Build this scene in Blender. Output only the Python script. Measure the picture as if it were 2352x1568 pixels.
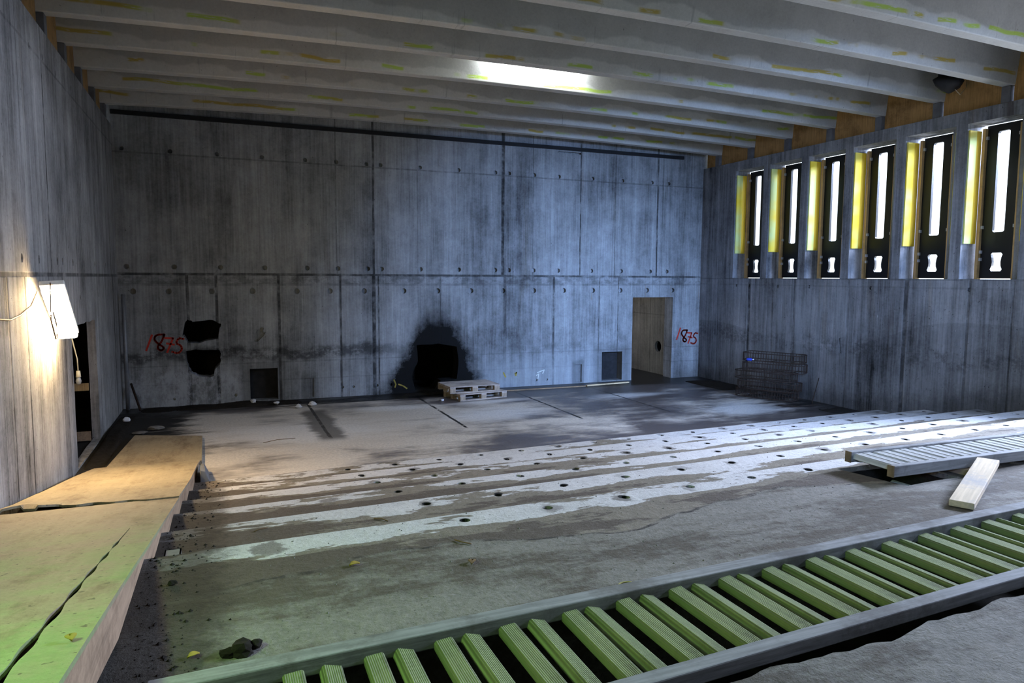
import bpy, bmesh, math, random
from mathutils import Vector, Matrix
from mathutils.geometry import tessellate_polygon
random.seed(7)
SC = bpy.context.scene
COL = SC.collection
for o in list(bpy.data.objects): bpy.data.objects.remove(o)

# ------------------------------------------------------------------ camera
F_PX, YAW, PITCH, ROLL, EYE = 1632.9, .3872, .09, .0056, 2.5
fwd = Vector((math.sin(YAW)*math.cos(PITCH), math.cos(YAW)*math.cos(PITCH), -math.sin(PITCH)))
r0 = Vector((math.cos(YAW), -math.sin(YAW), 0)); u0 = r0.cross(fwd)
rt = r0*math.cos(ROLL)+u0*math.sin(ROLL); up = u0*math.cos(ROLL)-r0*math.sin(ROLL)
cd = bpy.data.cameras.new('camera'); cam = bpy.data.objects.new('camera', cd); COL.objects.link(cam)
cd.sensor_width = 36; cd.lens = F_PX*36/2352; cd.clip_start = .05; cd.clip_end = 200
m = Matrix((rt, up, -fwd)).transposed().to_4x4(); m.translation = Vector((0, 0, EYE)); cam.matrix_world = m
SC.camera = cam

# ------------------------------------------------------------------ world, lights, exposure
SC.view_settings.view_transform = 'Standard'; SC.view_settings.look = 'None'
SC.view_settings.gamma = 1; SC.view_settings.use_curve_mapping = False
SC.view_settings.exposure = 0.0
SC.cycles.use_denoising = True
SC.cycles.use_adaptive_sampling = True; SC.cycles.adaptive_threshold = .04; SC.cycles.time_limit = 1050
SC.cycles.max_bounces = 5; SC.cycles.diffuse_bounces = 3; SC.cycles.glossy_bounces = 2; SC.cycles.caustics_reflective = False; SC.cycles.caustics_refractive = False; SC.cycles.sample_clamp_indirect = 4
w = bpy.data.worlds.new('sky'); SC.world = w; w.use_nodes = True
bg = w.node_tree.nodes['Background']; bg.inputs[0].default_value = (.80, .90, 1.0, 1); bg.inputs[1].default_value = 2.2

def area(name, loc, target, sx, sy, power, color, spread=180):
    l = bpy.data.lights.new(name, 'AREA'); l.shape = 'RECTANGLE'; l.size = sx; l.size_y = sy
    l.energy = power; l.color = color; l.spread = math.radians(spread)
    o = bpy.data.objects.new(name, l); COL.objects.link(o); o.location = loc
    o.rotation_euler = (Vector(target)-Vector(loc)).to_track_quat('-Z', 'Y').to_euler()
    return o
area('assumed_rear_fill', (9.2, -1.8, 4.2), (7.9, 14.9, .8), 1.2, 1.2, 235, (.34, .54, 1.0), 41)  # assumed daylight from behind, added as blue fill; the rear wall is closed
area('right_wall_fill', (-1.0, -1.8, 4.0), (11.2, 11.4, 1.5), 1.0, 1.0, 36, (.38, .56, 1.0), 34)  # added fill light to brighten the right wall, no opening behind it
area('ceiling_fill', (12.8, 5.0, 1.9), (6.5, 7.5, 5.6), 8.0, 1.0, 560, (.80, .86, 1.0), 150)  # upward fill added outside the windows to brighten the ceiling beams
area('daylight_right_windows', (14.6, 4.9, 6.3), (4.5, 5.4, .9), 7.5, 1.6, 4200, (.58, .70, 1.0), 120)
area('assumed_green_fill', (-1.62, 2.5, 2.75), (.8, 3.3, .9), 1.1, .14, 42, (.50, 1.0, .30), 150)  # assumed unseen green source, added to tint the foreground; no fixture is built
area('assumed_corridor_light', (8.4, 17.2, 2.0), (10.5, 16.0, .2), 1.0, 1.0, 17, (.95, .95, 1.0))  # assumed corridor light from an unseen source, added inside closed walls

# ------------------------------------------------------------------ object helpers
def tag(o, label=None, cat=None, group=None, kind=None):
    if label: o['label'] = label
    if cat: o['category'] = cat
    if group: o['group'] = group
    if kind: o['kind'] = kind
    return o
def empty(name, loc=(0, 0, 0), rz=0, label=None, cat=None, group=None, kind=None):
    o = bpy.data.objects.new(name, None); COL.objects.link(o); o.location = loc
    o.rotation_euler = (0, 0, rz); o.empty_display_size = .1
    return tag(o, label, cat, group, kind)
class MB:
    def __init__(s): s.v = []; s.f = []
    def add(s, vs, fs):
        n = len(s.v); s.v += [tuple(v) for v in vs]; s.f += [tuple(i+n for i in f) for f in fs]; return s
    def box(s, a, b, M=None):
        x0, y0, z0 = a; x1, y1, z1 = b
        vs = [Vector(p) for p in ((x0,y0,z0),(x1,y0,z0),(x1,y1,z0),(x0,y1,z0),(x0,y0,z1),(x1,y0,z1),(x1,y1,z1),(x0,y1,z1))]
        if M: vs = [M @ v for v in vs]
        return s.add(vs, [(0,3,2,1),(4,5,6,7),(0,1,5,4),(1,2,6,5),(2,3,7,6),(3,0,4,7)])
    def prism(s, pts, t0, t1, fn):
        n = len(pts)
        vs = [fn(p[0], p[1], t0) for p in pts]+[fn(p[0], p[1], t1) for p in pts]
        fs = [tuple(range(n-1, -1, -1)), tuple(range(n, 2*n))]+[(i, (i+1) % n, (i+1) % n+n, i+n) for i in range(n)]
        return s.add(vs, fs)
    def tube(s, pts, r, k=8, closed=False):
        pts = [Vector(p) for p in pts]; n = len(pts); rings = []
        for i, p in enumerate(pts):
            if closed: d = pts[(i+1) % n]-pts[i-1]
            else: d = pts[min(i+1, n-1)]-pts[max(i-1, 0)]
            d.normalize(); a = d.cross(Vector((0, 0, 1)))
            if a.length < .05: a = d.cross(Vector((1, 0, 0)))
            a.normalize(); b = d.cross(a)
            rr = r[i] if isinstance(r, (list, tuple)) else r
            rings.append([p+(a*math.cos(2*math.pi*j/k)+b*math.sin(2*math.pi*j/k))*rr for j in range(k)])
        vs = [v for q in rings for v in q]; fs = []
        for i in range(n if closed else n-1):
            for j in range(k):
                i2 = (i+1) % n
                fs.append((i*k+j, i*k+(j+1) % k, i2*k+(j+1) % k, i2*k+j))
        if not closed: fs += [tuple(range(k-1, -1, -1)), tuple(range((n-1)*k, n*k))]
        return s.add(vs, fs)
    def rock(s, c, r, sz=(1, 1, .7), seed=0):
        rnd = random.Random(seed); bm = bmesh.new(); bmesh.ops.create_icosphere(bm, subdivisions=2, radius=1)
        k = [rnd.uniform(0, 6) for _ in range(6)]
        vs = []
        for v in bm.verts:
            q = v.co; d = 1+.18*math.sin(3*q.x+k[0])+.15*math.sin(4*q.y+k[1])+.14*math.sin(5*q.z+k[2])+rnd.uniform(-.07, .07)
            vs.append((c[0]+q.x*d*r*sz[0], c[1]+q.y*d*r*sz[1], c[2]+q.z*d*r*sz[2]))
        fs = [[v.index for v in f.verts] for f in bm.faces]; bm.free()
        return s.add(vs, fs)
    def build(s, name, mat, parent=None, bevel=0, smooth=False, recalc=True):
        me = bpy.data.meshes.new(name); me.from_pydata(s.v, [], s.f)
        if recalc:
            bm = bmesh.new(); bm.from_mesh(me); bmesh.ops.recalc_face_normals(bm, faces=bm.faces); bm.to_mesh(me); bm.free()
        me.materials.append(mat)
        if smooth: me.polygons.foreach_set('use_smooth', [True]*len(me.polygons))
        o = bpy.data.objects.new(name, me); COL.objects.link(o)
        if parent: o.parent = parent
        if bevel:
            b = o.modifiers.new('bevel', 'BEVEL'); b.width = bevel; b.segments = 2; b.limit_method = 'ANGLE'
        return o
def copy_tree(o, parent=None):
    c = o.copy(); COL.objects.link(c); c.parent = parent
    for ch in list(o.children): copy_tree(ch, c)
    return c
def circle(cx, cy, r, n=10, ry=None):
    ry = ry or r
    return [(cx+r*math.cos(2*math.pi*i/n), cy+ry*math.sin(2*math.pi*i/n)) for i in range(n)]
def rect(x0, y0, x1, y1): return [(x0, y0), (x1, y0), (x1, y1), (x0, y1)]
def slab(mb, outer, holes, fn, thick):
    """flat slab with recesses; holes = [(pts, depth or None)], None runs right through"""
    loops = [outer]+[h[0] for h in holes]
    tri = tessellate_polygon([[Vector((p[0], p[1], 0)) for p in l] for l in loops])
    flat = [p for l in loops for p in l]
    mb.add([fn(p[0], p[1], 0) for p in flat], [tuple(t) for t in tri])
    l2 = [outer]+[h[0] for h in holes if h[1] is None]
    tri = tessellate_polygon([[Vector((p[0], p[1], 0)) for p in l] for l in l2])
    mb.add([fn(p[0], p[1], thick) for l in l2 for p in l], [tuple(t) for t in tri])
    for l, d in [(outer, None)]+holes:
        dd = thick if d is None else d; n = len(l)
        mb.add([fn(p[0], p[1], 0) for p in l]+[fn(p[0], p[1], dd) for p in l],
               [(i, (i+1) % n, (i+1) % n+n, i+n) for i in range(n)]+([tuple(range(n, 2*n))] if d is not None else []))
    return mb

# ------------------------------------------------------------------ material helpers
class NT:
    def __init__(s, name, rough=.85, spec=.3):
        s.m = bpy.data.materials.new(name); s.m.use_nodes = True; s.t = s.m.node_tree
        s.b = s.t.nodes['Principled BSDF']; s.b.inputs['Roughness'].default_value = rough
        s.b.inputs['Specular IOR Level'].default_value = spec
        g = s.t.nodes.new('ShaderNodeNewGeometry'); s.P = g.outputs['Position']
        sx = s.t.nodes.new('ShaderNodeSeparateXYZ'); s.t.links.new(s.P, sx.inputs[0]); s.x, s.y, s.z = sx.outputs
    def obj_coords(s):
        g = s.t.nodes.new('ShaderNodeTexCoord'); s.P = g.outputs['Object']
        sx = s.t.nodes.new('ShaderNodeSeparateXYZ'); s.t.links.new(s.P, sx.inputs[0]); s.x, s.y, s.z = sx.outputs
        return s
    def L(s, v, sock):
        if isinstance(v, bpy.types.NodeSocket): s.t.links.new(v, sock)
        elif isinstance(v, (tuple, list)) and len(v) == 3 and sock.type == 'RGBA': sock.default_value = (*v, 1)
        else: sock.default_value = v
    def ma(s, op, a, b=0., c=None, clamp=False):
        n = s.t.nodes.new('ShaderNodeMath'); n.operation = op; n.use_clamp = clamp
        s.L(a, n.inputs[0]); s.L(b, n.inputs[1])
        if c is not None: s.L(c, n.inputs[2])
        return n.outputs[0]
    def add(s, *a):
        r = a[0]
        for q in a[1:]: r = s.ma('ADD', r, q)
        return r
    def mul(s, *a):
        r = a[0]
        for q in a[1:]: r = s.ma('MULTIPLY', r, q)
        return r
    def sub(s, a, b): return s.ma('SUBTRACT', a, b)
    def mx(s, *a):
        r = a[0]
        for q in a[1:]: r = s.ma('MAXIMUM', r, q)
        return r
    def inv(s, a): return s.ma('SUBTRACT', 1., a, clamp=True)
    def ss(s, v, a, b):   # smoothstep 0..1 from a to b
        n = s.t.nodes.new('ShaderNodeMapRange'); n.interpolation_type = 'SMOOTHSTEP'
        s.L(v, n.inputs[0]); s.L(a, n.inputs[1]); s.L(b, n.inputs[2]); return n.outputs[0]
    def noise(s, sc=(1, 1, 1), scale=1., detail=5., rough=.6, off=0.):
        n = s.t.nodes.new('ShaderNodeVectorMath'); n.operation = 'MULTIPLY_ADD'
        s.t.links.new(s.P, n.inputs[0]); n.inputs[1].default_value = sc; n.inputs[2].default_value = (off, off*.7, off*1.3)
        k = s.t.nodes.new('ShaderNodeTexNoise'); s.t.links.new(n.outputs[0], k.inputs['Vector'])
        k.inputs['Scale'].default_value = scale; k.inputs['Detail'].default_value = detail; k.inputs['Roughness'].default_value = rough
        return k.outputs[0]
    def mix(s, f, a, b):
        n = s.t.nodes.new('ShaderNodeMix'); n.data_type = 'RGBA'; s.L(f, n.inputs[0]); s.L(a, n.inputs[6]); s.L(b, n.inputs[7]); return n.outputs[2]
    def scale_col(s, c, f):
        n = s.t.nodes.new('ShaderNodeMix'); n.data_type = 'RGBA'; n.blend_type = 'MULTIPLY'; n.inputs[0].default_value = 1
        s.L(c, n.inputs[6]); k = s.t.nodes.new('ShaderNodeCombineXYZ')
        for i in range(3): s.L(f, k.inputs[i])
        s.t.links.new(k.outputs[0], n.inputs[7]); return n.outputs[2]
    def line(s, v, at, wd):   # 1 on the line
        return s.inv(s.ss(s.ma('ABSOLUTE', s.sub(v, at)), wd*.5, wd))
    def band(s, v, a, b, e=.05):
        return s.mul(s.ss(v, a-e, a+e), s.inv(s.ss(v, b-e, b+e)))
    def out(s, col, rough=None, bump=None, bstr=.3, bdist=.02):
        s.L(col, s.b.inputs['Base Color'])
        if rough is not None: s.L(rough, s.b.inputs['Roughness'])
        if bump is not None:
            n = s.t.nodes.new('ShaderNodeBump'); n.inputs['Strength'].default_value = bstr; n.inputs['Distance'].default_value = bdist
            s.L(bump, n.inputs['Height']); s.t.links.new(n.outputs[0], s.b.inputs['Normal'])
        return s.m

def concrete_wall(name, ax, vl_up, vl_lo, hl, seam=2.53, base=(.25, .25, .26), extra=None, streak=.7):
    """board-formed concrete, ax = socket running along the wall ('x' or 'y')"""
    n = NT(name, .88, .25); u = getattr(n, ax)
    sv = (1, 0, 0) if ax == 'x' else (0, 1, 0)
    big = n.noise((.6, .6, .5), 1, 4, .6)
    mid = n.noise((1, 1, 1), 2.2, 6, .7, 3)
    fine = n.noise((1, 1, 1), 22, 6, .7, 5)
    st = n.noise((5, 5, .28), 1.6, 6, .65, 1); st2 = n.noise((16, 16, .5), 1.8, 4, .6, 9)
    board = n.noise((sv[0]*1.9+.02, sv[1]*1.9+.02, .05), 1.0, 1, .5, 12)
    v = n.add(n.mul(n.sub(big, .5), 1.2), n.mul(n.sub(mid, .5), 1.0), n.mul(n.sub(fine, .5), .55),
              n.mul(n.sub(st, .5), 1.5*streak), n.mul(n.sub(st2, .5), 1.1*streak), n.mul(n.sub(board, .5), .8))
    f = n.ma('MAXIMUM', n.add(n.mul(v, 1.2), .93), .07)
    lo = n.inv(n.ss(n.z, seam-.02, seam+.02)); hi = n.inv(lo)
    wob = n.mul(n.sub(n.noise((.1, .1, 1.2), 1, 3, .6), .5), .03)
    uu = n.add(u, wob)
    lines = 0.
    for x, wd, k in vl_up: lines = n.mx(n.mul(n.line(uu, x, wd), hi, k), lines)
    for x, wd, k in vl_lo: lines = n.mx(n.mul(n.line(uu, x, wd), lo, k), lines)
    for z, wd, k in hl: lines = n.mx(n.mul(n.line(n.add(n.z, wob), z, wd), k), lines)
    f = n.mul(f, n.sub(1., n.mul(lines, n.ss(n.noise((1, 1, 1), 3, 3, .7, 22), .25, .6), .85)))
    pits = n.ss(n.noise((1, 1, .8), 34, 2, .5, 31), .70, .76)
    f = n.mul(f, n.sub(1., n.mul(pits, .7)))
    col = n.scale_col(base, f)
    rust = n.mul(n.ss(n.noise((3.5, 3.5, .3), 1, 4, .6, 40), .60, .75), .35)
    col = n.mix(rust, col, n.scale_col((.20, .16, .11), f))
    if extra: col = extra(n, u, col, f)
    return n.out(col, bump=n.add(n.mul(fine, .5), n.mul(st2, .7), n.mul(pits, -1.), n.mul(lines, -1.5)), bstr=.45, bdist=.01)

def wall_back_extra(n, u, col, f):
    nz = n.noise((1, 1, 1), 3.2, 6, .72, 50); nb = n.noise((1, 1, .5), 1.1, 5, .6, 60)
    wz = n.add(n.z, n.mul(n.sub(nb, .5), .5), n.mul(n.sub(nz, .5), .25))
    # rough recast strip under the seam
    col = n.mix(n.mul(n.band(n.z, 2.34, 2.52, .015), n.ss(n.noise((2, 1, 3), 2, 5, .7, 71), .4, .62)), col, n.scale_col(col, .55))
    # damp tide mark, left two thirds
    tide = n.mul(n.band(wz, .86, 1.08, .06), n.inv(n.ss(u, 2.9, 3.8)), n.ss(n.noise((1.5, 1, 2), 2.5, 6, .8, 80), .36, .56))
    col = n.mix(n.mul(tide, .85), col, n.scale_col(col, .22))
    tide2 = n.mul(n.band(wz, .80, .95, .05), n.ss(u, 5.4, 6.2), n.inv(n.ss(u, 8.6, 9.2)), n.ss(nz, .45, .6))
    col = n.mix(n.mul(tide2, .55), col, n.scale_col(col, .4))
    # lime bloom low on the left
    lime = n.mul(n.inv(n.ss(wz, .55, .82)), n.inv(n.ss(u, .2, .5)), n.ss(n.noise((1.5, 1, .9), 3.5, 6, .8, 90), .38, .62))
    col = n.mix(n.mul(lime, .8), col, (.42, .44, .48))
    col = n.mix(n.mul(n.inv(n.ss(wz, .1, 1.3)), n.ss(u, 2.4, 5.5), n.inv(n.ss(u, 9.6, 10.6)), .4), col, (.40, .43, .46))
    # soot plume above the burnt recess
    wd = n.sub(1.18, n.mul(n.z, .40)); cx = n.add(4.25, n.mul(n.z, .09))
    d = n.ma('DIVIDE', n.ma('ABSOLUTE', n.sub(u, cx)), wd)
    so = n.inv(n.ss(n.add(d, n.mul(n.sub(nz, .5), .7)), .25, 1.25))
    so = n.mul(so, n.inv(n.ss(n.add(n.z, n.mul(n.sub(nz, .5), .9), n.mul(n.sub(n.noise((7, 1, .5), 1.2, 4, .6, 15), .5), .6)), .8, 2.45)))
    so = n.ma('MINIMUM', n.mul(so, n.ma('MAXIMUM', n.sub(2.6, n.mul(n.z, .85)), .5)), 1.)
    col = n.mix(so, col, (.004, .004, .004))
    # dark halo of damp around the block niches
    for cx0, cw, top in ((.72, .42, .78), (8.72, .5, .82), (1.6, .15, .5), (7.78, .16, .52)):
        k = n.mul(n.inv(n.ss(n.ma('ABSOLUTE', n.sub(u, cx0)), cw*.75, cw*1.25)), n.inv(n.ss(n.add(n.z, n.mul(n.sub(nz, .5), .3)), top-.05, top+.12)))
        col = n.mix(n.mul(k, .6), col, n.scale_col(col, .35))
    # rust weeping over the door
    ru = n.mul(n.band(n.z, 1.98, 2.32, .04), n.ss(u, 7.8, 8.3), n.ss(n.noise((9, 1, .2), 1.2, 2, .5, 33), .62, .70))
    col = n.mix(n.mul(ru, .7), col, (.24, .15, .05))
    return col
def wall_right_extra(n, u, col, f):
    nz = n.noise((1, 1, 1), 2.2, 6, .72, 50)
    # old fill line that dips and climbs along the wall
    h = n.add(1.30, n.mul(n.ma('COSINE', n.mul(n.sub(u, 14.6), .9)), .16), n.mul(n.ss(u, 10.6, 8.2), .34))
    below = n.inv(n.ss(n.sub(n.z, h), -.01, .015))
    col = n.mix(n.mul(below, .38), col, n.scale_col(col, .5))
    d = n.mul(n.band(n.add(n.z, n.mul(n.sub(nz, .5), .5)), 1.0, 1.35, .1), n.ss(n.noise((1, 1.5, 2), 2.5, 6, .8, 81), .45, .6))
    col = n.mix(n.mul(d, .6), col, n.scale_col(col, .3))
    ru = n.mul(n.ss(n.noise((1, 3.2, .25), 1.1, 4, .65, 35), .60, .72), n.ss(n.z, .6, 2.4), n.inv(n.ss(u, 9.9, 10.4)))
    col = n.mix(n.mul(ru, .6), col, (.045, .032, .025))
    wet = n.inv(n.ss(n.add(n.z, n.mul(n.sub(nz, .5), .8), n.mul(n.ss(u, 10, 7), -.5)), .05, .45))
    col = n.mix(n.mul(wet, .7), col, n.scale_col(col, .35))
    pale = n.mul(n.band(u, 10.4, 12.6, .5), n.band(n.z, .6, 2.3, .5), n.ss(n.noise((1, 4, .3), 1.2, 4, .6, 44), .42, .62))
    col = n.mix(n.mul(pale, .45), col, (.33, .35, .38))
    spl = n.mul(n.ss(n.noise((1, 3, 1.2), 5, 3, .5, 61), .74, .78), n.inv(n.ss(u, 10, 10.5)))
    return n.mix(n.mul(spl, .7), col, (.5, .5, .5))
def wall_left_extra(n, u, col, f):
    nz = n.noise((1, 1, 1), 3, 6, .72, 50)
    st = n.noise((1, 14, .35), 1.5, 5, .65, 77)
    d = n.mul(n.band(n.add(n.z, n.mul(n.sub(nz, .5), .3)), 1.95, 2.52, .06), n.inv(n.ss(u, 7.6, 8.2)), n.ss(st, .4, .6))
    col = n.mix(n.mul(d, .85), col, n.scale_col(col, .2))
    return n.mix(n.mul(n.ss(st, .5, .7), .35), col, n.scale_col(col, .45))

M = {}
thin = .018
M['wall_back'] = concrete_wall('concrete_back', 'x', [(2.20, thin, .5), (2.96, .03, .9), (.72, thin, .2), (5.85, .05, 1.), (6.58, thin, .5), (7.79, .022, .9), (8.72, thin, .5), (9.9, .03, .9), (10.05, thin, .4), (3.9, thin, .3), (-.3, thin, .2)],
    [(-.61, .035, .9), (-.1, .035, .9), (1.05, .035, .9), (2.26, .03, .9), (2.95, .05, 1.), (3.05, thin, .9), (4.4, thin, .5), (5.91, .04, .5), (7.12, .035, .9), (8.32, thin, .8), (8.84, thin, .8)],
    [(2.53, .03, .9), (4.74, .02, .45), (2.33, .03, .35), (.42, thin, .25), (.78, thin, .3)], base=(.27, .28, .29), extra=wall_back_extra)
M['wall_right'] = concrete_wall('concrete_right', 'y', [(14.0, thin, .3)], [(13.1, .05, .9), (12.5, .02, .5), (11.7, .03, .6), (10.3, .03, .5), (9.05, .05, .8), (7.9, .03, .5), (7.2, thin, .6), (14.2, thin, .5)],
    [(2.50, .02, .4), (2.36, .02, .2)], seam=2.5, base=(.20, .205, .22), extra=wall_right_extra, streak=1.0)
M['wall_left'] = concrete_wall('concrete_left', 'y', [(9.42, .03, .95), (8.35, .02, .5), (11.1, thin, .4), (10.55, thin, .3), (7.2, thin, .3), (13.2, thin, .5), (14.1, .03, .6)],
    [(7.58, .03, .95), (8.2, .03, .95), (9.97, .05, .6), (6.4, .02, .8), (14.25, .05, .9), (13.4, thin, .4)],
    [(2.5, .03, .8), (4.85, thin, .4)], seam=2.5, base=(.30, .29, .28), extra=wall_left_extra, streak=.8)

def mat_simple(name, col, rough=.7, spec=.3, var=.4, sc=(1, 1, 1), scale=8, bump=.2, obj=False, met=0):
    n = NT(name, rough, spec)
    if obj: n.obj_coords()
    n.b.inputs['Metallic'].default_value = met
    a = n.noise(sc, scale, 6, .65); b = n.noise((1, 1, 1), 1.3, 4, .6, 8)
    f = n.ma('MAXIMUM', n.add(1., n.mul(n.sub(a, .5), var*2.2), n.mul(n.sub(b, .5), var*1.6)), .1)
    return n.out(n.scale_col(col, f), bump=a, bstr=bump, bdist=.01)
def mat_wood(name, col, ax, var=.6, rough=.75, dirt=(.05, .045, .03), dk=.4, groove=0, obj=True):
    n = NT(name, rough, .25)
    if obj: n.obj_coords()
    sc = {'x': (.7, 14, 14), 'y': (14, .7, 14), 'z': (14, 14, .7)}[ax]
    g = n.noise(sc, 3, 4, .6); g2 = n.noise((1, 1, 1), 3, 6, .7, 4)
    f = n.ma('MAXIMUM', n.add(1., n.mul(n.sub(g, .5), var*2.4), n.mul(n.sub(g2, .5), var)), .12)
    col = n.scale_col(col, f)
    col = n.mix(n.mul(n.ss(n.noise((1, 1, 1), 2.3, 6, .75, 14), .46, .66), dk), col, dirt)
    h = g
    if groove:
        c = {'x': n.y, 'y': n.x, 'z': n.x}[ax]
        gr = n.ma('SINE', n.mul(c, 2*math.pi/groove))
        h = n.add(h, n.mul(gr, 2.)); col = n.mix(n.mul(n.ss(gr, .3, -1.), .45), col, dirt)
    return n.out(col, bump=h, bstr=.5, bdist=.004)

# --- back floor: poured screed, damp stains and saw cuts
def floor_mat():
    n = NT('floor_screed', .55, .35)
    a = n.noise((1, 1, 1), .55, 7, .62, 2); b = n.noise((.5, 1.6, 1), 1.5, 6, .72, 5); c = n.noise((1, 1, 1), 26, 5, .7)
    v = n.add(n.mul(a, .7), n.mul(b, .5), n.mul(n.sub(c, .5), .12))
    # wet: right part and along the back wall
    wet = n.ss(n.add(v, n.mul(n.ss(n.x, 2.6, 4.6), .17), n.mul(n.ss(n.y, 13.2, 14.6), .16), n.mul(n.ss(n.x, 9.5, 10.9), .10), n.mul(n.ss(n.y, 10.6, 9.6), .07)), .62, .84)
    col = n.mix(wet, n.scale_col((.56, .51, .45), n.add(.45, n.mul(c, 1.1))), n.scale_col((.105, .088, .086), n.add(.4, c)))
    # soft light and reflections painted on as pale patches
    for (cx, cy, rx, ry) in ((2.9, 13.3, .8, .32), (4.6, 12.0, 1.0, .55), (7.9, 13.0, 1.1, .35), (4.9, 13.3, .9, .22), (9.3, 10.9, .8, .6), (1.1, 11.7, 1.7, 1.0)):
        dx = n.ma('DIVIDE', n.sub(n.x, cx), rx); dy = n.ma('DIVIDE', n.sub(n.y, cy), ry)
        d = n.add(n.ma('SQRT', n.add(n.mul(dx, dx), n.mul(dy, dy))), n.mul(n.sub(b, .5), 1.8), n.mul(n.sub(c, .5), .4))
        col = n.mix(n.mul(n.inv(n.ss(d, .3, 1.3)), .9), col, n.scale_col((.66, .64, .62), n.add(.55, n.mul(c, .9))))
    ln = 0.
    wob = n.mul(n.sub(n.noise((1, 1, 1), 4, 4, .7, 66), .5), .05)
    for x0 in (1.5, 3.72, 5.89, 7.75): ln = n.mx(ln, n.line(n.add(n.x, wob), x0, .035))
    ln = n.mul(ln, n.ss(n.noise((1, 1, 1), 5, 4, .7, 9), .3, .5), n.band(n.y, 11.1, 14.3, .05))
    ln = n.mx(ln, n.line(n.add(n.y, n.mul(n.x, -.03)), 14.16, .04))
    col = n.mix(ln, col, (.012, .012, .012))
    stn = n.mul(n.band(n.add(n.x, n.mul(n.sub(b, .5), .5)), 1.3, 1.75, .08), n.band(n.y, 11.0, 13.6, .2))
    col = n.mix(n.mul(stn, .8), col, (.05, .045, .04))
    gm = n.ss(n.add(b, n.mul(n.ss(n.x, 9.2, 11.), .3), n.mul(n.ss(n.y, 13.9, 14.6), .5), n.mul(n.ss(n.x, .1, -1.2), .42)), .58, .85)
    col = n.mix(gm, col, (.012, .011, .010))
    return n.out(col, rough=n.add(.35, n.mul(n.inv(wet), .45)), bump=n.add(c, n.mul(b, .6)), bstr=.35, bdist=.02)
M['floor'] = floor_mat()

def tribune_mat():
    n = NT('raked_concrete', .85, .25)
    s = n.sub(n.add(9.25, n.mul(n.x, .05)), n.y)
    fr = n.ma('FRACT', n.ma('DIVIDE', n.sub(s, .31), .93))
    big = n.noise((.5, .9, 1), .8, 5, .6, 3); mid = n.noise((.55, 2.0, 1), 1.4, 6, .68, 6); fine = n.noise((1, 1, 1), 30, 5, .7)
    dusty = n.noise((1, 1, 1), 7, 6, .75, 12)
    speck = n.ss(n.noise((1, 1, 1), 45, 2, .6, 3), .66, .72)
    pale = n.scale_col((.60, .58, .57), n.add(.62, n.mul(fine, .5), n.mul(n.sub(dusty, .5), .5)))
    damp = n.scale_col((.225, .195, .155), n.add(.5, n.mul(fine, .7), n.mul(n.sub(dusty, .5), .7)))
    # water sits towards the back of each tread and dries at its nosing
    e = n.add(-.215, n.mul(mid, 1.7), n.mul(n.sub(big, .5), .9), n.mul(n.ss(fr, .14, .40), .36), n.mul(n.ss(n.x, 5., 9.), -.10), n.mul(n.ss(n.x, 3.2, 1.0), .20), n.mul(n.ss(s, 4.4, 5.6), .06), n.mul(n.ss(fr, .12, .02), .0))
    k = n.ss(e, .80, .835)
    col = n.mix(k, pale, damp)
    uu = n.mul(n.sub(n.ma('FRACT', n.add(n.ma('DIVIDE', n.sub(n.x, .8), .602), .5)), .5), .602)
    vv = n.mul(n.sub(fr, .145), .93)
    rr = n.ma('SQRT', n.add(n.mul(uu, uu), n.mul(vv, vv)))
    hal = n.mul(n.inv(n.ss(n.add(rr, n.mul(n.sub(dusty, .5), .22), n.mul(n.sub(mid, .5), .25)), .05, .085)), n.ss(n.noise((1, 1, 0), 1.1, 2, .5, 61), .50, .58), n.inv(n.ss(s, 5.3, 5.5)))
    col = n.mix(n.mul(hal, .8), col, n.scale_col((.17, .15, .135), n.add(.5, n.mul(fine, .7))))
    col = n.mix(n.mul(n.inv(n.ss(rr, .030, .042)), n.inv(n.ss(s, 5.3, 5.5)), n.ss(n.x, 1.1, 1.15)), col, (.006, .006, .006))  # shade inside the tie holes painted near-black
    k2 = n.ss(n.add(e, n.mul(n.ss(n.x, 1.6, -.3), .22)), 1.03, 1.12)
    col = n.mix(n.mul(k2, .8), col, n.scale_col((.072, .056, .045), n.add(.5, fine)))
    # bare, unscreeded top platform nearest the camera, with a wavy lip
    lip = n.add(s, n.mul(n.sub(n.noise((1, 1, 1), .9, 3, .6, 21), .5), .7), n.mul(n.ma('SINE', n.mul(n.x, 2.1)), .07))
    top = n.ss(lip, 5.52, 5.57)
    rough_c = n.scale_col(n.mix(n.ss(n.add(mid, n.mul(n.sub(dusty, .5), .5)), .42, .60), (.21, .195, .17), (.095, .080, .062)), n.add(.42, fine, n.mul(n.sub(dusty, .5), .9)))
    col = n.mix(top, col, rough_c)
    col = n.mix(n.mul(n.line(lip, 5.55, .02), n.ss(dusty, .4, .6)), col, (.04, .034, .03))
    col = n.mix(n.mul(n.ss(n.noise((1, 1, 1), 2.2, 6, .7, 33), .60, .74), n.ss(s, 5.4, 6.4), .75), col, (.05, .042, .032))
    ends = n.inv(n.ss(n.x, -.35, -.1))
    soil = n.mul(n.inv(n.ss(n.add(n.x, n.mul(n.sub(dusty, .5), .4)), -.15, .08)), n.ss(s, .5, 1.3))  # soil strip with the ramp's cast shadow painted in
    col = n.mix(n.mul(soil, .85), col, n.scale_col((.03, .025, .02), n.add(.4, fine)))
    rim = n.mul(n.ss(n.x, 10.1, 11.1), n.ss(mid, .35, .55))
    col = n.mix(n.mul(rim, .7), col, (.05, .045, .04))
    col = n.mix(n.mul(speck, .65), col, (.035, .03, .025))
    return n.out(col, bump=n.add(n.mul(fine, .8), n.mul(dusty, 1.), n.mul(k, -.25)), bstr=.55, bdist=.02)
M['tribune'] = tribune_mat()

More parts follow.
